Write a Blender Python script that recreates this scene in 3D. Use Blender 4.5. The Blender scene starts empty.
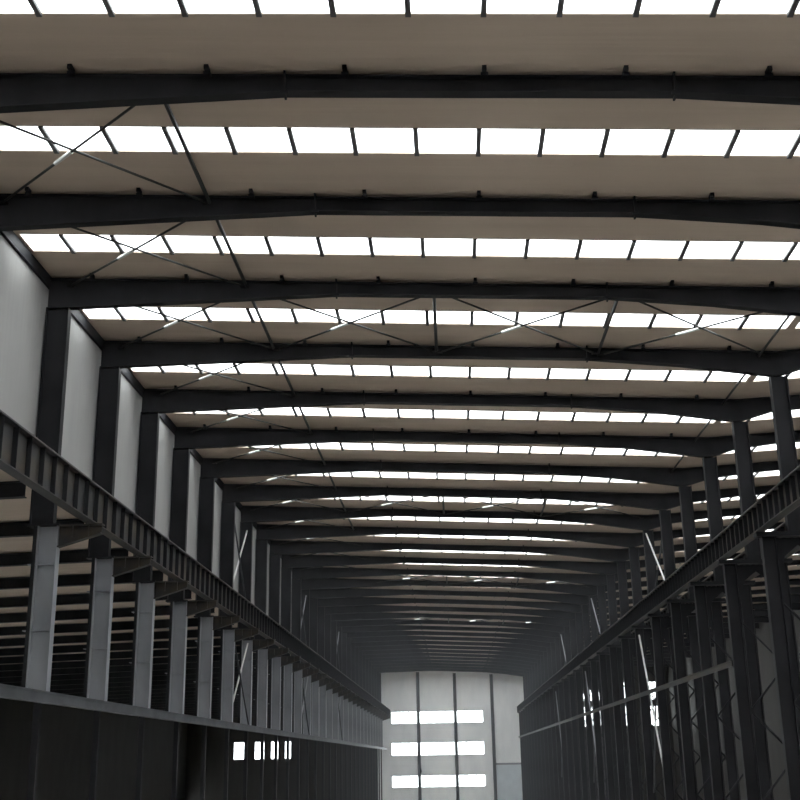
import bpy, bmesh, math, random
from mathutils import Vector, Matrix
SC = bpy.context.scene
COL = SC.collection
HAZE = 0.0014
CZ = 9.0                                  # eye height above the hall floor

# ------------------------------------------------------------------ camera
F, PITCH, YAW, ROLL = 1160.24, 0.3011, 0.0400, 0.0173
r0 = Vector((math.cos(YAW), math.sin(YAW), 0))
f0 = Vector((-math.sin(YAW)*math.cos(PITCH), math.cos(YAW)*math.cos(PITCH), math.sin(PITCH)))
u0 = r0.cross(f0)
Rv = r0*math.cos(ROLL) - u0*math.sin(ROLL)
Uv = r0*math.sin(ROLL) + u0*math.cos(ROLL)
cam_d = bpy.data.cameras.new('camera')
cam = bpy.data.objects.new('camera', cam_d)
COL.objects.link(cam)
M = Matrix((Rv, Uv, -f0)).transposed().to_4x4()
M.translation = (0, 0, CZ)
cam.matrix_world = M
cam_d.sensor_width = 36.0
cam_d.lens = F/800*36.0
cam_d.clip_end = 2000
SC.camera = cam

# ------------------------------------------------------------------ sky, exposure
SKY = 9.0
W = bpy.data.worlds.new('overcast_sky'); SC.world = W
W.use_nodes = True
nt = W.node_tree; nt.nodes.clear()
wo = nt.nodes.new('ShaderNodeOutputWorld'); bg = nt.nodes.new('ShaderNodeBackground')
bg.inputs['Color'].default_value = (0.95, 0.98, 1.0, 1); bg.inputs['Strength'].default_value = SKY
nt.links.new(bg.outputs[0], wo.inputs[0])
SC.view_settings.view_transform = 'Standard'
SC.view_settings.look = 'None'
SC.view_settings.exposure = 0.0
SC.view_settings.gamma = 1.0
SC.view_settings.use_curve_mapping = False
try:
    SC.cycles.max_bounces = 8; SC.cycles.diffuse_bounces = 6; SC.cycles.transparent_max_bounces = 16
    SC.cycles.sample_clamp_indirect = 6.0
except Exception: pass

# ------------------------------------------------------------------ materials
def mat(name, col, rough=0.6, metal=0.0, spec=0.3, var=0.0, vscale=(1, 1, 1), bump=0.0, bscale=(1, 1, 1), col2=None, stops=(0.35, 0.65)):
    m = bpy.data.materials.new(name); m.use_nodes = True
    t = m.node_tree; b = t.nodes['Principled BSDF']
    b.inputs['Base Color'].default_value = (*col, 1); b.inputs['Roughness'].default_value = rough
    b.inputs['Metallic'].default_value = metal; b.inputs['Specular IOR Level'].default_value = spec
    tc = t.nodes.new('ShaderNodeTexCoord')
    if var or col2:
        mp = t.nodes.new('ShaderNodeMapping'); mp.inputs['Scale'].default_value = vscale
        n = t.nodes.new('ShaderNodeTexNoise'); n.inputs['Scale'].default_value = 1.0; n.inputs['Detail'].default_value = 4
        cr = t.nodes.new('ShaderNodeValToRGB')
        c2 = col2 or tuple(c*(1-var) for c in col)
        c1 = col if col2 else tuple(min(1, c*(1+var)) for c in col)
        cr.color_ramp.elements[0].color = (*c2, 1); cr.color_ramp.elements[1].color = (*c1, 1)
        cr.color_ramp.elements[0].position = stops[0]; cr.color_ramp.elements[1].position = stops[1]
        t.links.new(tc.outputs['Object'], mp.inputs[0]); t.links.new(mp.outputs[0], n.inputs[0])
        t.links.new(n.outputs['Fac'], cr.inputs[0]); t.links.new(cr.outputs[0], b.inputs['Base Color'])
    if bump:
        mp = t.nodes.new('ShaderNodeMapping'); mp.inputs['Scale'].default_value = bscale
        n = t.nodes.new('ShaderNodeTexNoise'); n.inputs['Scale'].default_value = 1.0
        bp = t.nodes.new('ShaderNodeBump'); bp.inputs['Strength'].default_value = bump; bp.inputs['Distance'].default_value = 0.05
        t.links.new(tc.outputs['Object'], mp.inputs[0]); t.links.new(mp.outputs[0], n.inputs[0])
        t.links.new(n.outputs['Fac'], bp.inputs['Height']); t.links.new(bp.outputs[0], b.inputs['Normal'])
    return m

STEEL = mat('dark_grey_painted_steel', (0.021, 0.021, 0.0232), 0.55, spec=0.08, var=0.22, vscale=(0.8, 0.8, 0.5))
STEEL_G = mat('dusty_girder_steel', (0.030, 0.030, 0.031), 0.6, spec=0.3, col2=(0.06, 0.048, 0.034), vscale=(1.1, 0.35, 1.4), stops=(0.3, 0.6))
STEEL_L = mat('grey_steel_light_lifted', (0.245, 0.252, 0.27), 0.5, spec=0.3, var=0.15, vscale=(0.7, 0.7, 0.3))  # lifted for the lower column shafts, whose light is put into the colour
STEEL_M = mat('mid_grey_painted_steel', (0.075, 0.078, 0.085), 0.55, spec=0.15, var=0.2)
ROD = mat('dark_rod_steel', (0.02, 0.02, 0.018), 0.5, spec=0.3, var=0.1)
BRIGHT = mat('glint_pale_steel', (0.62, 0.62, 0.6), 0.35, metal=0.3, spec=0.5, var=0.1)  # pale tone paints the glint on brace crossings and nearest wall rods
RAILM = mat('worn_rail_steel', (0.10, 0.09, 0.08), 0.5, metal=0.3, var=0.2)
ROOF = mat('taupe_roof_liner', (0.50, 0.405, 0.325), 0.75, spec=0.15, var=0.05, vscale=(0.08, 1.8, 1), bump=0.25, bscale=(0.15, 9, 1))
CLAD = mat('pale_grey_wall_sheeting', (0.35, 0.345, 0.335), 0.6, spec=0.25, var=0.07, vscale=(0.5, 0.5, 0.25), bump=0.2, bscale=(1, 5, 0.1))
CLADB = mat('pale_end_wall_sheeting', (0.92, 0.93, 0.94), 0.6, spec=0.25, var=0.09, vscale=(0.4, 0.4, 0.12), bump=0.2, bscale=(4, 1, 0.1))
CONC = mat('grey_concrete_floor', (0.42, 0.41, 0.39), 0.7, spec=0.2, var=0.12, vscale=(0.3, 0.3, 0.3))
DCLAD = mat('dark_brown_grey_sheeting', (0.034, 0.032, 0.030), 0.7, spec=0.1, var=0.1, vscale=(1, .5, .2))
BARM = mat('grey_glazing_bar', (0.10, 0.10, 0.10), 0.6, spec=0.2, var=0.05)

def sheet(name, transp, col):
    m = bpy.data.materials.new(name); m.use_nodes = True
    t = m.node_tree; t.nodes.clear()
    o = t.nodes.new('ShaderNodeOutputMaterial'); mx = t.nodes.new('ShaderNodeMixShader')
    a = t.nodes.new('ShaderNodeBsdfTransparent'); b = t.nodes.new('ShaderNodeBsdfTranslucent')
    n = t.nodes.new('ShaderNodeTexNoise'); n.inputs['Scale'].default_value = 0.8
    cr = t.nodes.new('ShaderNodeValToRGB')
    cr.color_ramp.elements[0].color = (*[c*0.93 for c in col], 1); cr.color_ramp.elements[1].color = (*col, 1)
    tc = t.nodes.new('ShaderNodeTexCoord')
    t.links.new(tc.outputs['Object'], n.inputs[0]); t.links.new(n.outputs['Fac'], cr.inputs[0])
    t.links.new(cr.outputs[0], a.inputs[0]); t.links.new(cr.outputs[0], b.inputs[0])
    mx.inputs[0].default_value = 1-transp
    t.links.new(a.outputs[0], mx.inputs[1]); t.links.new(b.outputs[0], mx.inputs[2]); t.links.new(mx.outputs[0], o.inputs[0])
    return m
SKYPANE = sheet('milky_rooflight_sheet', 0.7, (0.95, 0.96, 0.96))
GLASS = sheet('daylit_window_sheet', 0.7, (0.9, 0.93, 0.93))

# ------------------------------------------------------------------ mesh helpers
class MB:
    def __init__(s): s.v = []; s.f = []
    def box(s, x0, x1, y0, y1, z0, z1):
        n = len(s.v)
        s.v += [(x, y, z) for z in (z0, z1) for y in (y0, y1) for x in (x0, x1)]
        s.f += [(n, n+2, n+3, n+1), (n+4, n+5, n+7, n+6), (n, n+1, n+5, n+4), (n+2, n+6, n+7, n+3), (n, n+4, n+6, n+2), (n+1, n+3, n+7, n+5)]
        return s
    def prism(s, pts, y0, y1):            # polygon in XZ, extruded along Y
        n = len(s.v); k = len(pts)
        s.v += [(x, y0, z) for x, z in pts] + [(x, y1, z) for x, z in pts]
        s.f += [tuple(range(n, n+k)), tuple(reversed(range(n+k, n+2*k)))]
        for i in range(k):
            j = (i+1) % k; s.f.append((n+i, n+k+i, n+k+j, n+j))
        return s
    def ribbon(s, top, th, y0, y1):       # plate following a polyline in XZ, thickness th below it
        for (a, b) in zip(top[:-1], top[1:]):
            s.prism([(a[0], a[1]-th), (b[0], b[1]-th), b, a], y0, y1)
        return s
    def rod(s, a, b, r, seg=8):
        a = Vector(a); b = Vector(b); d = (b-a).normalized()
        t = Vector((0, 0, 1)) if abs(d.z) < 0.9 else Vector((1, 0, 0))
        p = d.cross(t).normalized(); q = d.cross(p)
        n = len(s.v)
        for c in (a, b):
            for i in range(seg):
                w = 2*math.pi*i/seg; s.v.append(tuple(c+(p*math.cos(w)+q*math.sin(w))*r))
        for i in range(seg):
            j = (i+1) % seg; s.f.append((n+i, n+j, n+seg+j, n+seg+i))
        s.f += [tuple(reversed(range(n, n+seg))), tuple(range(n+seg, n+2*seg))]
        return s
    def mesh(s, name, m):
        me = bpy.data.meshes.new(name); me.from_pydata(s.v, [], s.f)
        me.materials.append(m)
        bm = bmesh.new(); bm.from_mesh(me); bmesh.ops.recalc_face_normals(bm, faces=bm.faces); bm.to_mesh(me); bm.free()
        return me
    def obj(s, name, m, parent=None, loc=(0, 0, 0)):
        o = bpy.data.objects.new(name, s.mesh(name, m)); COL.objects.link(o)
        o.location = loc
        if parent: o.parent = parent
        return o

def tag(o, label, cat, group=None):
    o['label'] = label; o['category'] = cat; o['kind'] = 'thing'
    if group: o['group'] = group
    return o
def thing(name, loc, label='', cat='', group=None):
    o = bpy.data.objects.new(name, None); COL.objects.link(o); o.location = loc
    o.empty_display_size = 0.2
    return tag(o, label, cat, group)
def struct(o): o['kind'] = 'structure'; return o
def dup(root, loc, label, group=None):
    r = root.copy(); COL.objects.link(r); r.location = loc; r['label'] = label
    if group: r['group'] = group
    for ch in list(root.children):
        c = ch.copy(); COL.objects.link(c); c.parent = r
        for g in ch.children:
            d = g.copy(); COL.objects.link(d); d.parent = c
    return r
ORD = ('first second third fourth fifth sixth seventh eighth ninth tenth eleventh twelfth thirteenth fourteenth fifteenth '
       'sixteenth seventeenth eighteenth nineteenth twentieth').split()

# ------------------------------------------------------------------ layout (metres; z measured from the eye, CZ added)
D0, BAY, N = 23.02, 6.0, 31                # first frame in view, frame spacing, frames to the end wall
XL, XR = -12.95, 12.95                    # side column lines
def FY(k): return D0 + BAY*k
DE = FY(N) - 2.6                          # end wall
def top(x):                               # top of the rafters above the eye
    return 14.78 - 0.0494*x if x <= 12.25 else 14.175 + 0.05*(x-12.25)
GAP = 0.10                                # purlin zone between rafter and roof sheet
SW = 0.207*BAY                            # width of a rooflight strip
def SY(k): return FY(k) + BAY*(.42 if k < 0 else .397 if k == 0 else .455 if k == 1 else .437)   # its near edge
XE = 37.0                                 # far side of the neighbouring hall

# ------------------------------------------------------------------ structure
def ceiling(x0, x1, zf, name, y0, y1, sky=True, xs0=None, xs1=None):
    b = MB()
    def slab(xa, xb, ya, yb): b.prism([(xa, zf(xa)+CZ), (xb, zf(xb)+CZ), (xb, zf(xb)+CZ+.06), (xa, zf(xa)+CZ+.06)], ya, yb)
    if not sky: slab(x0, x1, y0, y1)
    else:
        y = y0; k = -6
        while True:
            a, c = SY(k), SY(k)+SW
            if c >= y1-0.5: break
            if a > y: slab(x0, x1, y, a)
            if xs0 > x0: slab(x0, xs0, a, c)
            if xs1 < x1: slab(xs1, x1, a, c)
            y = c; k += 1
        slab(x0, x1, y, y1)
    return struct(b.obj(name, ROOF))
Y0 = FY(-6)
rz = lambda x: top(x)+GAP
ceiling(-13.1, 12.25, rz, 'ceiling', Y0, DE+.3, True, -12.8, 12.1)
ceiling(12.25, XE+.2, rz, 'ceiling', Y0, DE+.3, True, 12.4, XE-.6)
az = lambda x: 8.6 + 0.025*(x+13.0)        # lean-to roof left of the hall
AX = -46.0
ceiling(AX-.2, -13.1, az, 'ceiling', Y0, DE+.3, False)
struct(MB().box(AX-.3, XE+.3, Y0-.3, DE+.4, -.2, 0).obj('floor', CONC))
# upper left wall sheeting (only above the lean-to roof)
struct(MB().box(-13.15, -13.0, Y0, DE+.3, az(-13)+CZ, rz(-13)+CZ+.06).obj('wall_left', CLAD))
struct(MB().box(-13.0, -12.9, Y0, DE, rz(-13)+CZ-.42, rz(-13)+CZ-.02).obj('trim_left', STEEL))
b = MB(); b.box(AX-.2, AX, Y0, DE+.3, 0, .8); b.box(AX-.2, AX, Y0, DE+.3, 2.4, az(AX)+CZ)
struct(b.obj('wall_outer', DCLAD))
struct(MB().box(AX-.12, AX-.06, Y0, DE+.3, .8, 2.4).obj("window_outer", GLASS))  # unseen window band, added to light the lean-to roof
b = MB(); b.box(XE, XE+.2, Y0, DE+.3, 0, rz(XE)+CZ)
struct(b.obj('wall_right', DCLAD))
struct(MB().box(AX-.2, XE+.2, Y0-.2, Y0, 0, 24.6).obj('wall_front', CLAD))
# end wall with three bands of windows, built of strips round the openings
ROWS = [(5.97, 8.0), (0.73, 2.87), (-4.42, -2.5)]
ROWS2 = [(4.9, 8.2), (9.2, 12.2)]
def endwall(x0, x1, cols, zt, name, m=None, rows=ROWS):
    b = MB(); y0, y1 = DE, DE+.15
    zs = sorted([z for r in rows for z in r])
    lo = -CZ
    for i in range(0, len(zs), 2):
        b.box(x0, x1, y0, y1, lo+CZ, zs[i]+CZ)
        xa = x0
        for (c0, c1) in cols:
            b.box(xa, c0, y0, y1, zs[i]+CZ, zs[i+1]+CZ); xa = c1
        b.box(xa, x1, y0, y1, zs[i]+CZ, zs[i+1]+CZ)
        lo = zs[i+1]
    b.prism([(x0, lo+CZ), (x1, lo+CZ), (x1, zt(x1)+CZ), (x0, zt(x0)+CZ)], y0, y1)
    struct(b.obj(name, m or CLADB))
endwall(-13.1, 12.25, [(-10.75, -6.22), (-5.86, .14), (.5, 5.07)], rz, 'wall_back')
COL2 = [(18.5, 20.0), (22.3, 25.6), (26.2, 29.8), (32.6, 35.8)]
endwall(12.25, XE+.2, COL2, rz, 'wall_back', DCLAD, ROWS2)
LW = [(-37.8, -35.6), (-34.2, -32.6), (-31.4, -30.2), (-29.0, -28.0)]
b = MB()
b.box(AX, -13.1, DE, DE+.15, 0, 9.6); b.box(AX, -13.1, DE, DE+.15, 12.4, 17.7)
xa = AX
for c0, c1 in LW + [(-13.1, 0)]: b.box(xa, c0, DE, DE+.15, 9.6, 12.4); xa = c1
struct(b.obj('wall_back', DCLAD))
wn = 1
for (z0, z1) in ROWS + ROWS2:
    for (c0, c1) in ([(-10.75, -6.22), (-5.86, .14), (.5, 5.07)] if (z0, z1) in ROWS else COL2):
        w = struct(MB().box(c0, c1, DE+.05, DE+.09, z0+CZ, z1+CZ).obj('window_%d' % wn, GLASS)); wn += 1
        f = MB()
        n = max(2, round((c1-c0)/1.5))
        for i in range(n+1):
            x = c0+(c1-c0)*i/n; f.box(x-.05, x+.05, DE+.02, DE+.12, z0+CZ, z1+CZ)
        for z in (z0, z1): f.box(c0, c1, DE+.02, DE+.12, z+CZ-.05, z+CZ+.05)
        f.obj('window_frame', BARM, w)
for xa, xb in LW:
    w = struct(MB().box(xa, xb, DE+.05, DE+.09, 9.6, 12.4).obj('window_%d' % wn, GLASS)); wn += 1
    MB().box(xa, xb, DE+.02, DE+.12, 10.95, 11.05).obj('window_frame', BARM, w)
# loading door low in the fourth bay of the end wall
d = struct(MB().box(7.0, 12.0, DE-.06, DE-.01, 0, 8.0).obj('door_1', mat('pale_blue_door_sheeting', (.62, .67, .71), .6, var=.04)))
MB().box(6.85, 12.1, DE-.12, DE-.02, 8.0, 8.3).obj('door_lintel', STEEL_L, d)

# ------------------------------------------------------------------ rooflights
def skylight(x0, x1, zf, name, label, group):
    t = thing(name, (0, SY(0), CZ), label, 'skylight', group)
    w = SW
    MB().prism([(x0, zf(x0)+.02), (x1, zf(x1)+.02), (x1, zf(x1)+.04), (x0, zf(x0)+.04)], 0, w).obj('translucent_sheet', SKYPANE, t)
    x = -.52 - 1.57*math.floor((-.52-x0)/1.57)
    bar = MB().box(-.06, .06, -.03, w+.03, -.06, .02).mesh('glazing_bar', BARM)
    while x < x1-.1:
        if x > x0+.1:
            o = bpy.data.objects.new('glazing_bar', bar); COL.objects.link(o); o.parent = t
            o.location = (x, 0, zf(x)); o.rotation_euler[1] = -math.atan((zf(x+.1)-zf(x))/.1)
        x += 1.57
    return t
GS = 'rooflight strips over the main hall'
def sky_label(i):
    if i == 0: return 'white rooflight strip cut off by the top edge of the picture'
    if i < 17: return 'bright white rooflight strip across the main hall, %s below the topmost cut-off strip' % ORD[i-1]
    return 'dim sliver of rooflight among the far crowded rafters before the end wall'
sk = None
for k in range(-1, N-1):
    if sk is None: sk = skylight(-12.8, 12.1, rz, 'skylight', sky_label(0), GS); sk.location.y = SY(k)
    else: dup(sk, (0, SY(k), CZ), sky_label(k+1))
sk2 = None
for k in range(3, N-1):
    lab = ('rooflight strip of the neighbouring hall, %s from the camera, seen past the right columns' % ORD[k-3]) if k < 13 else 'rooflight strip of the neighbouring hall deep behind the right row of columns'
    if sk2 is None: sk2 = skylight(12.4, XE-.6, rz, 'skylight', lab, 'rooflight strips over the neighbouring hall'); sk2.location.y = SY(k)
    else: dup(sk2, (0, SY(k), CZ), lab)
# rooflights behind the eye: plain panes of the roof
for (x0, x1, ks) in ((-12.8, 12.1, range(-6, -1)), (12.4, XE-.6, range(-6, 3))):
    b = MB()
    for k in ks: b.prism([(x0, rz(x0)+CZ+.02), (x1, rz(x1)+CZ+.02), (x1, rz(x1)+CZ+.04), (x0, rz(x0)+CZ+.04)], SY(k), SY(k)+SW)
    struct(b.obj('window_roof', SKYPANE))

# ------------------------------------------------------------------ rafters (welded I-sections with haunched ends)
def interp(tab, x):
    for (a, b) in zip(tab[:-1], tab[1:]):
        if x <= b[0]: return a[1]+(b[1]-a[1])*(x-a[0])/(b[0]-a[0])
    return tab[-1][1]
def rafter(xs, depth, name, label, group, cleats, knobs, zf=top, fw=.15, th=.03):
    t = thing(name, (0, 0, CZ), label, 'beam', group)
    tl = [(x, zf(x)) for x in xs]
    bl = [(x, zf(x)-interp(depth, x)+th) for x in xs]
    MB().ribbon(tl, th, -fw, fw).obj('top_flange', STEEL, t)
    MB().ribbon(bl, th, -fw, fw).obj('bottom_flange', STEEL, t)
    w = MB()
    for i in range(len(xs)-1): w.prism([(bl[i][0], bl[i][1]-th/2), (bl[i+1][0], bl[i+1][1]-th/2), (tl[i+1][0], tl[i+1][1]-th/2), (tl[i][0], tl[i][1]-th/2)], -.012, .012)
    w.obj('web', STEEL, t)
    if cleats:
        cm = MB().box(-.05, .05, -.40, -.15, -.02, GAP-.01).box(-.08, .08, -.30, -.15, -.10, -.02).mesh('purlin_cleat', STEEL)
        for x in cleats:
            o = bpy.data.objects.new('purlin_cleat', cm); COL.objects.link(o); o.parent = t; o.location = (x, 0, zf(x))
    if knobs:
        km = MB().box(-.025, .025, -.15, .15, -.09, .5).box(-.1, .1, -.16, -.1, -.09, -.02).mesh('splice_plate', STEEL)
        for x in knobs:
            o = bpy.data.objects.new('splice_plate', km); COL.objects.link(o); o.parent = t; o.location = (x, 0, zf(x)-interp(depth, x)+.03)
    return t
DEP = [(-12.95, 1.07), (-3.42, .43), (5.35, .41), (8.7, .60), (11.95, .93), (12.6, .93)]
XS = [-12.95, -8.2, -3.42, 1, 5.35, 7.1, 8.7, 10.3, 11.95, 12.25]
GR = 'rafters across the main hall'
def raf_label(i):
    if i < 18: return 'dark steel rafter spanning the main hall, %s rafter counted down from the top' % ORD[i]
    return 'distant dark rafter merging with others just above the pale end wall'
CL = [-2.03+3.14*i for i in range(-3, 5)]
ra = rafter(XS, DEP, 'rafter', raf_label(0), GR, CL, [-3.42, 5.35]); ra.location.y = FY(0)
for k in range(1, 6): dup(ra, (0, FY(k), CZ), raf_label(k))
rb = rafter(XS, DEP, 'rafter', raf_label(6), GR, [], [-3.42, 5.35]); rb.location.y = FY(6)
for k in range(7, N): dup(rb, (0, FY(k), CZ), raf_label(k))
DEP2 = [(12.25, .93), (12.6, .86), (13.6, .62), (16.0, .47), (19.5, .40), (30, .40), (XE, 1.0)]
ra2 = None
for k in range(3, N):
    lab = ('dark rafter of the neighbouring hall meeting the right columns, %s from the camera' % ORD[k-3]) if k < 12 else 'distant rafter of the neighbouring hall seen past the right row of columns'
    if ra2 is None:
        ra2 = rafter([12.25, 12.6, 13.6, 16.0, 19.5, 30, XE-.05], DEP2, 'rafter', lab, 'rafters across the neighbouring hall', [], []); ra2.location.y = FY(k)
    else: dup(ra2, (0, FY(k), CZ), lab)
ra3 = None
for k in range(2, N):
    lab = ('brownish lean-to rafter seen below the left crane girder, %s from the camera' % ORD[k-2]) if k < 11 else 'distant lean-to rafter hidden among the left columns'
    if ra3 is None:
        ra3 = rafter([AX+.05, -28, -13.2], [(AX, .5), (-13.0, .5)], 'rafter', lab, 'rafters of the left lean-to', [], [], zf=lambda x: az(x)-.04); ra3.location.y = FY(k)
    else: dup(ra3, (0, FY(k), CZ), lab)

# ------------------------------------------------------------------ columns
def isec(t, name, x0, x1, z0, z1, m, fw=.15, th=.03, label=None):
    """H-section whose web faces along the hall"""
    w = MB().box(x0+th, x1-th, -.012, .012, z0, z1).obj('web', m, t)
    MB().box(x0, x0+th, -fw, fw, z0, z1).obj('flange', m, t)
    MB().box(x1-th, x1, -fw, fw, z0, z1).obj('flange', m, t)
    return w
ZG = 8.45                                  # top of the left crane girder above the eye
LZ = 2.0                                  # ledge beam
t = thing('steel_column', (0, 0, CZ), '', 'column', 'columns along the left side')
isec(t, 'upper', -12.95, -12.2, 7.16, 14.34, STEEL)
isec(t, 'lower', -12.66, -12.03, LZ, 7.1, STEEL_L, fw=.17)  # same column as above; rooflight reaching it is put into the paler colour
MB().box(-12.78, -12.66, -.18, .16, LZ, 7.1).obj('dark_edge_strip', STEEL, t)  # plain dark strip along the outer edge of the lower shaft
MB().box(-13.0, -11.98, -.2, .2, 7.1, 7.16).obj('cap_plate', STEEL, t)
MB().box(-12.4, -12.2, -.09, .09, -CZ, LZ).obj('lower_post', STEEL, t)
br = MB().prism([(-12.03, 7.1), (-10.7, 7.1), (-10.7, 6.85), (-12.03, 6.45)], -.012, .012)
br.box(-12.03, -10.65, -.14, .14, 7.1, 7.14); br.ribbon([(-12.03, 6.47), (-10.7, 6.87)], .03, -.14, .14)
bo = br.obj('girder_bracket', STEEL_G, t)
for x in (-11.6, -11.1): MB().box(x-.012, x+.012, -.13, .13, 6.75, 7.1).obj('rib', STEEL_G, bo)
for z in (3.9, 5.9): MB().box(-12.9, -12.08, -.15, .15, z, z+.03).obj('stiffener', STEEL_L, t)
def cl_label(i):
    if i < 14: return 'dark steel column along the pale left wall, %s from the camera' % ORD[i]
    return 'distant left column merging into the dark row near the end wall'
lc = t; t['label'] = cl_label(0); t.location.y = FY(2)
for k in range(3, N): dup(lc, (0, FY(k), CZ), cl_label(k-2))
# right row: two laced legs up to the crane girders, one shaft above
t = thing('steel_column', (0, 0, CZ), '', 'column', 'columns along the right side')
isec(t, 'upper', 11.95, 12.55, 7.45, 13.24, STEEL, fw=.17)
isec(t, 'inner', 11.0, 11.5, -CZ, 7.3, STEEL, fw=.15)
isec(t, 'outer', 13.0, 13.5, -CZ, 7.3, STEEL, fw=.15)
MB().box(10.8, 13.7, -.22, .22, 7.3, 7.45).obj('cap_plate', STEEL, t)
g = MB().prism([(11.5, 7.25), (11.5, 5.6), (11.75, 6.6), (12.25, 7.0), (12.75, 6.6), (13.0, 5.6), (13.0, 7.25)], -.012, .012)
g.obj('gusset_plate', STEEL, t)
lz = -8.6; s = 0
while lz < 5.0:
    a, c = (11.5, 13.0) if s == 0 else (13.0, 11.5)
    MB().rod((a, 0, lz), (c, 0, lz+1.7), .045, 6).obj('lacing_bar', STEEL, t); lz += 1.7; s ^= 1
def cr_label(i):
    if i < 12: return 'grey steel column between the two halls on the right, %s from the camera' % ORD[i]
    return 'distant right column merging into the dark row near the end wall'
rc = t; t['label'] = cr_label(0); t.location.y = FY(3)
for k in range(4, N): dup(rc, (0, FY(k), CZ), cr_label(k-3))

# ------------------------------------------------------------------ crane girders
def girder(x, zt, zb, y0, y1, name, label, sp, nst=100):
    t = thing(name, (x, y0, CZ), label, 'girder', 'crane girders')
    L = y1-y0
    MB().box(-.2, .2, 0, L, zt-.03, zt).obj('top_flange', STEEL_G, t)
    MB().box(-.17, .17, 0, L, zb, zb+.03).obj('bottom_flange', STEEL_G, t)
    MB().box(-.012, .012, 0, L, zb+.03, zt-.03).obj('web', STEEL_G, t)
    MB().box(-.035, .035, 0, L, zt, zt+.04).box(-.02, .02, 0, L, zt+.04, zt+.1).box(-.04, .04, 0, L, zt+.1, zt+.14).obj('rail', RAILM, t)
    sm = MB().box(-.15, .15, -.012, .012, zb+.03, zt-.03).mesh('stiffener', STEEL)
    i = 0; y = sp; rest = MB()
    while y < L:
        if i < nst:
            o = bpy.data.objects.new('stiffener', sm); COL.objects.link(o); o.parent = t; o.location = (0, y, 0)
        else: rest.box(-.15, .15, y-.012, y+.012, zb+.03, zt-.03)
        i += 1; y += sp
    if rest.v:
        r = rest.obj('stiffener', STEEL, t); r['kind'] = 'stuff'
    return t
girder(-11.0, 8.3, 7.14, 24.0, DE-.3, 'crane_girder', 'long crane girder with dark stiffener ribs running along the left columns', 1)
girder(11.0, 8.42, 7.5, 30.0, DE-.3, 'crane_girder', 'long crane girder with closely spaced ribs running along the right columns', .7)
girder(13.3, 8.6, 7.45, 30.0, DE-.3, 'crane_girder', 'far crane girder on the neighbouring hall side of the right columns', 1)

# ledge beam and tie beams
t = thing('ledge_beam', (-11.75, 24, CZ), 'long horizontal ledge beam low across the left columns', 'beam')
MB().box(-.25, .25, 0, DE-24.3, LZ, LZ+.04).obj('top_flange', STEEL_M, t)
MB().box(.18, .21, 0, DE-24.3, LZ-.24, LZ).obj('web', STEEL_M, t)
MB().box(.02, .25, 0, DE-24.3, LZ-.28, LZ-.24).obj('bottom_flange', STEEL_M, t)
t = thing('tie_beam', (11.2, 47, CZ), 'horizontal tie beam low across the distant right columns', 'beam')
MB().box(-.25, -.22, 0, DE-47.3, 3.3, 3.5).obj('web', STEEL_G, t)
MB().box(-.3, -.12, 0, DE-47.3, 3.5, 3.53).obj('flange', STEEL_G, t)

# ------------------------------------------------------------------ struts and cross bracing under the roof
def strut(x, k0, ks, z_off, r, labf, group):
    s = None
    for i, k in enumerate(ks):
        if s is None:
            o = MB().rod((0, .15, 0), (0, BAY-.15, 0), r).obj('roof_strut', ROD)
            tag(o, labf(i), 'strut', group); s = o
        else:
            o = s.copy(); COL.objects.link(o); o['label'] = labf(i)
        o.location = (x, FY(k), top(x)-z_off+CZ)
strut(-6.35, 0, range(0, 9), .22, .06, lambda i: ('thin dark roof strut left of the middle, %s bay from the top' % ORD[i]) if i < 12 else 'far thin roof strut left of the middle, lost among distant rafters', 'left roof struts')
strut(11.6, 2, range(2, 6), .22, .045, lambda i: ('thin roof strut beside the right column tops, %s bay from the camera' % ORD[i]) if i < 8 else 'far thin roof strut beside the distant right column tops', 'right roof struts')
BR = [2, 7, 12, 17]
bw = ['nearest', 'second nearest', 'third nearest', 'fourth nearest']
strut_i = 0
for bi, k in enumerate(BR):
    for x, w in ((-.24, 'middle'), (5.74, 'right-of-middle')):
        lab = ('short roof strut at the %s of the %s fully braced bay' % (w, bw[bi])) if bi < 4 else 'tiny roof strut in a far braced bay before the end wall'
        o = MB().rod((0, .15, 0), (0, BAY-.15, 0), .06).obj('roof_strut', ROD)
        tag(o, lab, 'strut', 'short roof struts'); o.location = (x, FY(k), top(x)-.22+CZ)
def cross(xa, xb, zf, y0, y1, r=.035, along=False):
    """two crossing rods in one bay, with a pale sleeve where they meet"""
    t = thing('cross_brace', (0, y0, CZ), '', 'bracing')
    L = y1-y0
    A = ((xa, .12, zf(xa)), (xb, L-.12, zf(xb))); B = ((xb, .12, zf(xb)-.06), (xa, L-.12, zf(xa)-.06))
    MB().rod(*A, r).obj('rod', ROD, t); MB().rod(*B, r).obj('rod', ROD, t)
    p, q = Vector(B[0]), Vector(B[1]); c = (p+q)/2; d = (q-p)
    MB().rod(c+d*.0, c+d*.11, r*1.5).obj('glint_sleeve', BRIGHT, t)  # highlight at the crossing, put in as a pale length of rod
    for P in (*A, *B):
        MB().box(P[0]-.12, P[0]+.12, P[1]-.12, P[1]+.12, P[2]-.02, P[2]+.02).obj('gusset', STEEL, t)
    return t
zb_ = lambda x: top(x)-.2
lb = cross(-12.2, -6.45, zb_, 0, BAY)
for k in range(0, 12):
    lab = ('crossed thin roof rods beside the left wall, %s bay from the top' % ORD[k]) if k < 12 else 'far crossed roof rods beside the left wall, lost in the dark'
    if k == 0: lb.location.y = FY(0); lb['label'] = lab; lb['group'] = 'roof bracing beside the left wall'
    else: dup(lb, (0, FY(k), CZ), lab)
PAN = [(-6.25, -.34, 'left middle'), (-.14, 5.64, 'right middle'), (5.84, 11.9, 'right outer')]
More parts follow.
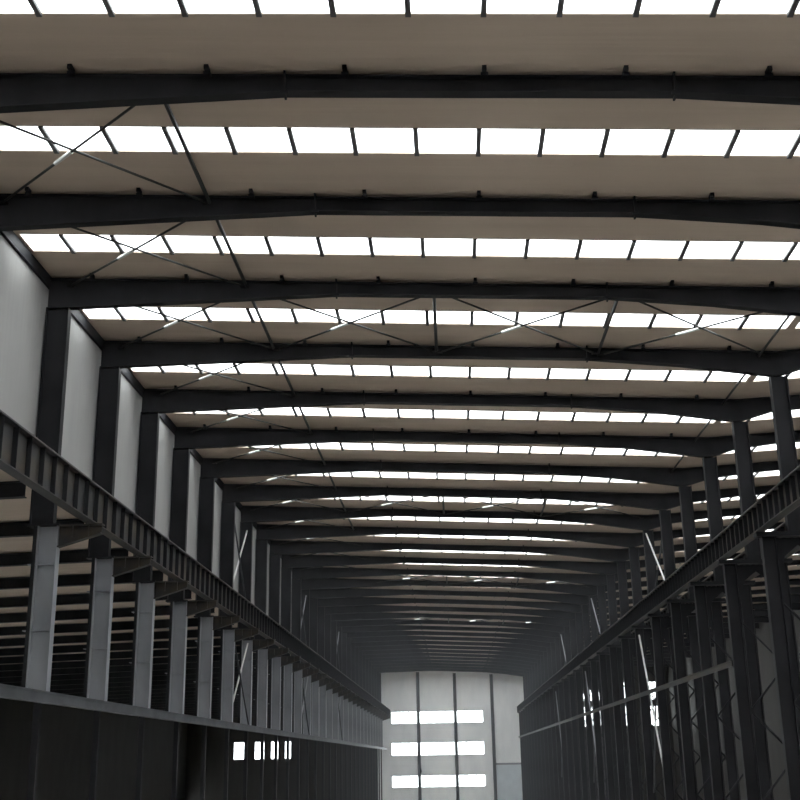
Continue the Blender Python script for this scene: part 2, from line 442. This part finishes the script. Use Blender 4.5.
for (xa, xb, w) in PAN:
    src = cross(xa, xb, zb_, 0, BAY); src['group'] = 'roof bracing of the fully braced bays'
    for bi, k in enumerate(BR):
        lab = ('crossed roof rods in the %s panel of the %s fully braced bay' % (w, bw[bi])) if bi < 4 else 'tiny crossed roof rods in a far braced bay before the end wall'
        if bi == 0: src.location.y = FY(k); src['label'] = lab
        else: dup(src, (0, FY(k), CZ), lab)
# vertical bracing between the columns, in the same bays
def vcross(x, z0, z1, k, label, m, r=.05):
    t = thing('wall_brace', (x, FY(k), CZ), label, 'bracing', 'bracing between the columns')
    MB().rod((0, .15, z0), (0, BAY-.15, z1), r).obj('rod', m, t)  # paler than its twin: reflected light put into the rod colour
    MB().rod((.15, BAY-.15, z0), (.15, .15, z1), r).obj('rod', STEEL_M, t)
for bi, k in enumerate(BR[1:4]):
    w = ORD[bi]
    vcross(-12.5, 8.7, 13.8, k, 'crossed bracing on the left wall above the crane girder, %s set from the camera' % w, BRIGHT if bi == 0 else STEEL_L)
    vcross(-12.3, 2.2, 6.9, k, 'crossed bracing between the left columns below the crane girder, %s set from the camera' % w, BRIGHT if bi == 0 else STEEL_L)
    vcross(12.1, 8.8, 13.0, k, 'crossed bracing between the right columns above the crane girder, %s set from the camera' % w, BRIGHT if bi == 0 else STEEL_L)
    vcross(11.2, -2, 6.9, k, 'crossed bracing between the right columns below the crane girder, %s set from the camera' % w, BRIGHT if bi == 0 else STEEL_L)

# ------------------------------------------------------------------ end-wall posts
for x, w in ((-6.04, 'left'), (.32, 'middle'), (6.67, 'right')):
    t = thing('end_wall_post', (x, DE-.35, 0), 'dark vertical post on the pale end wall, %s of three' % w, 'post', 'end wall posts')
    h = top(x)+CZ-.5
    MB().box(-.27, .27, -.02, .0, 0, h).obj('flange', STEEL_M, t)
    MB().box(-.015, .015, 0, .3, 0, h).obj('web', STEEL_L, t)
    MB().box(-.2, .2, .3, .32, 0, h).obj('flange', STEEL_L, t)

if HAZE:
    hm = bpy.data.materials.new('thin_dust_haze'); hm.use_nodes = True
    t = hm.node_tree; t.nodes.clear()
    o = t.nodes.new('ShaderNodeOutputMaterial'); v = t.nodes.new('ShaderNodeVolumeScatter')
    v.inputs['Color'].default_value = (0.9, 0.94, 1.0, 1); v.inputs['Density'].default_value = HAZE
    t.links.new(v.outputs[0], o.inputs['Volume'])
    h = MB().box(-12.9, 12.2, 60, DE-.1, .1, 21).obj('haze', hm); h['kind'] = 'stuff'; h['label'] = 'thin grey haze filling the far end of the hall'; h['category'] = 'haze'
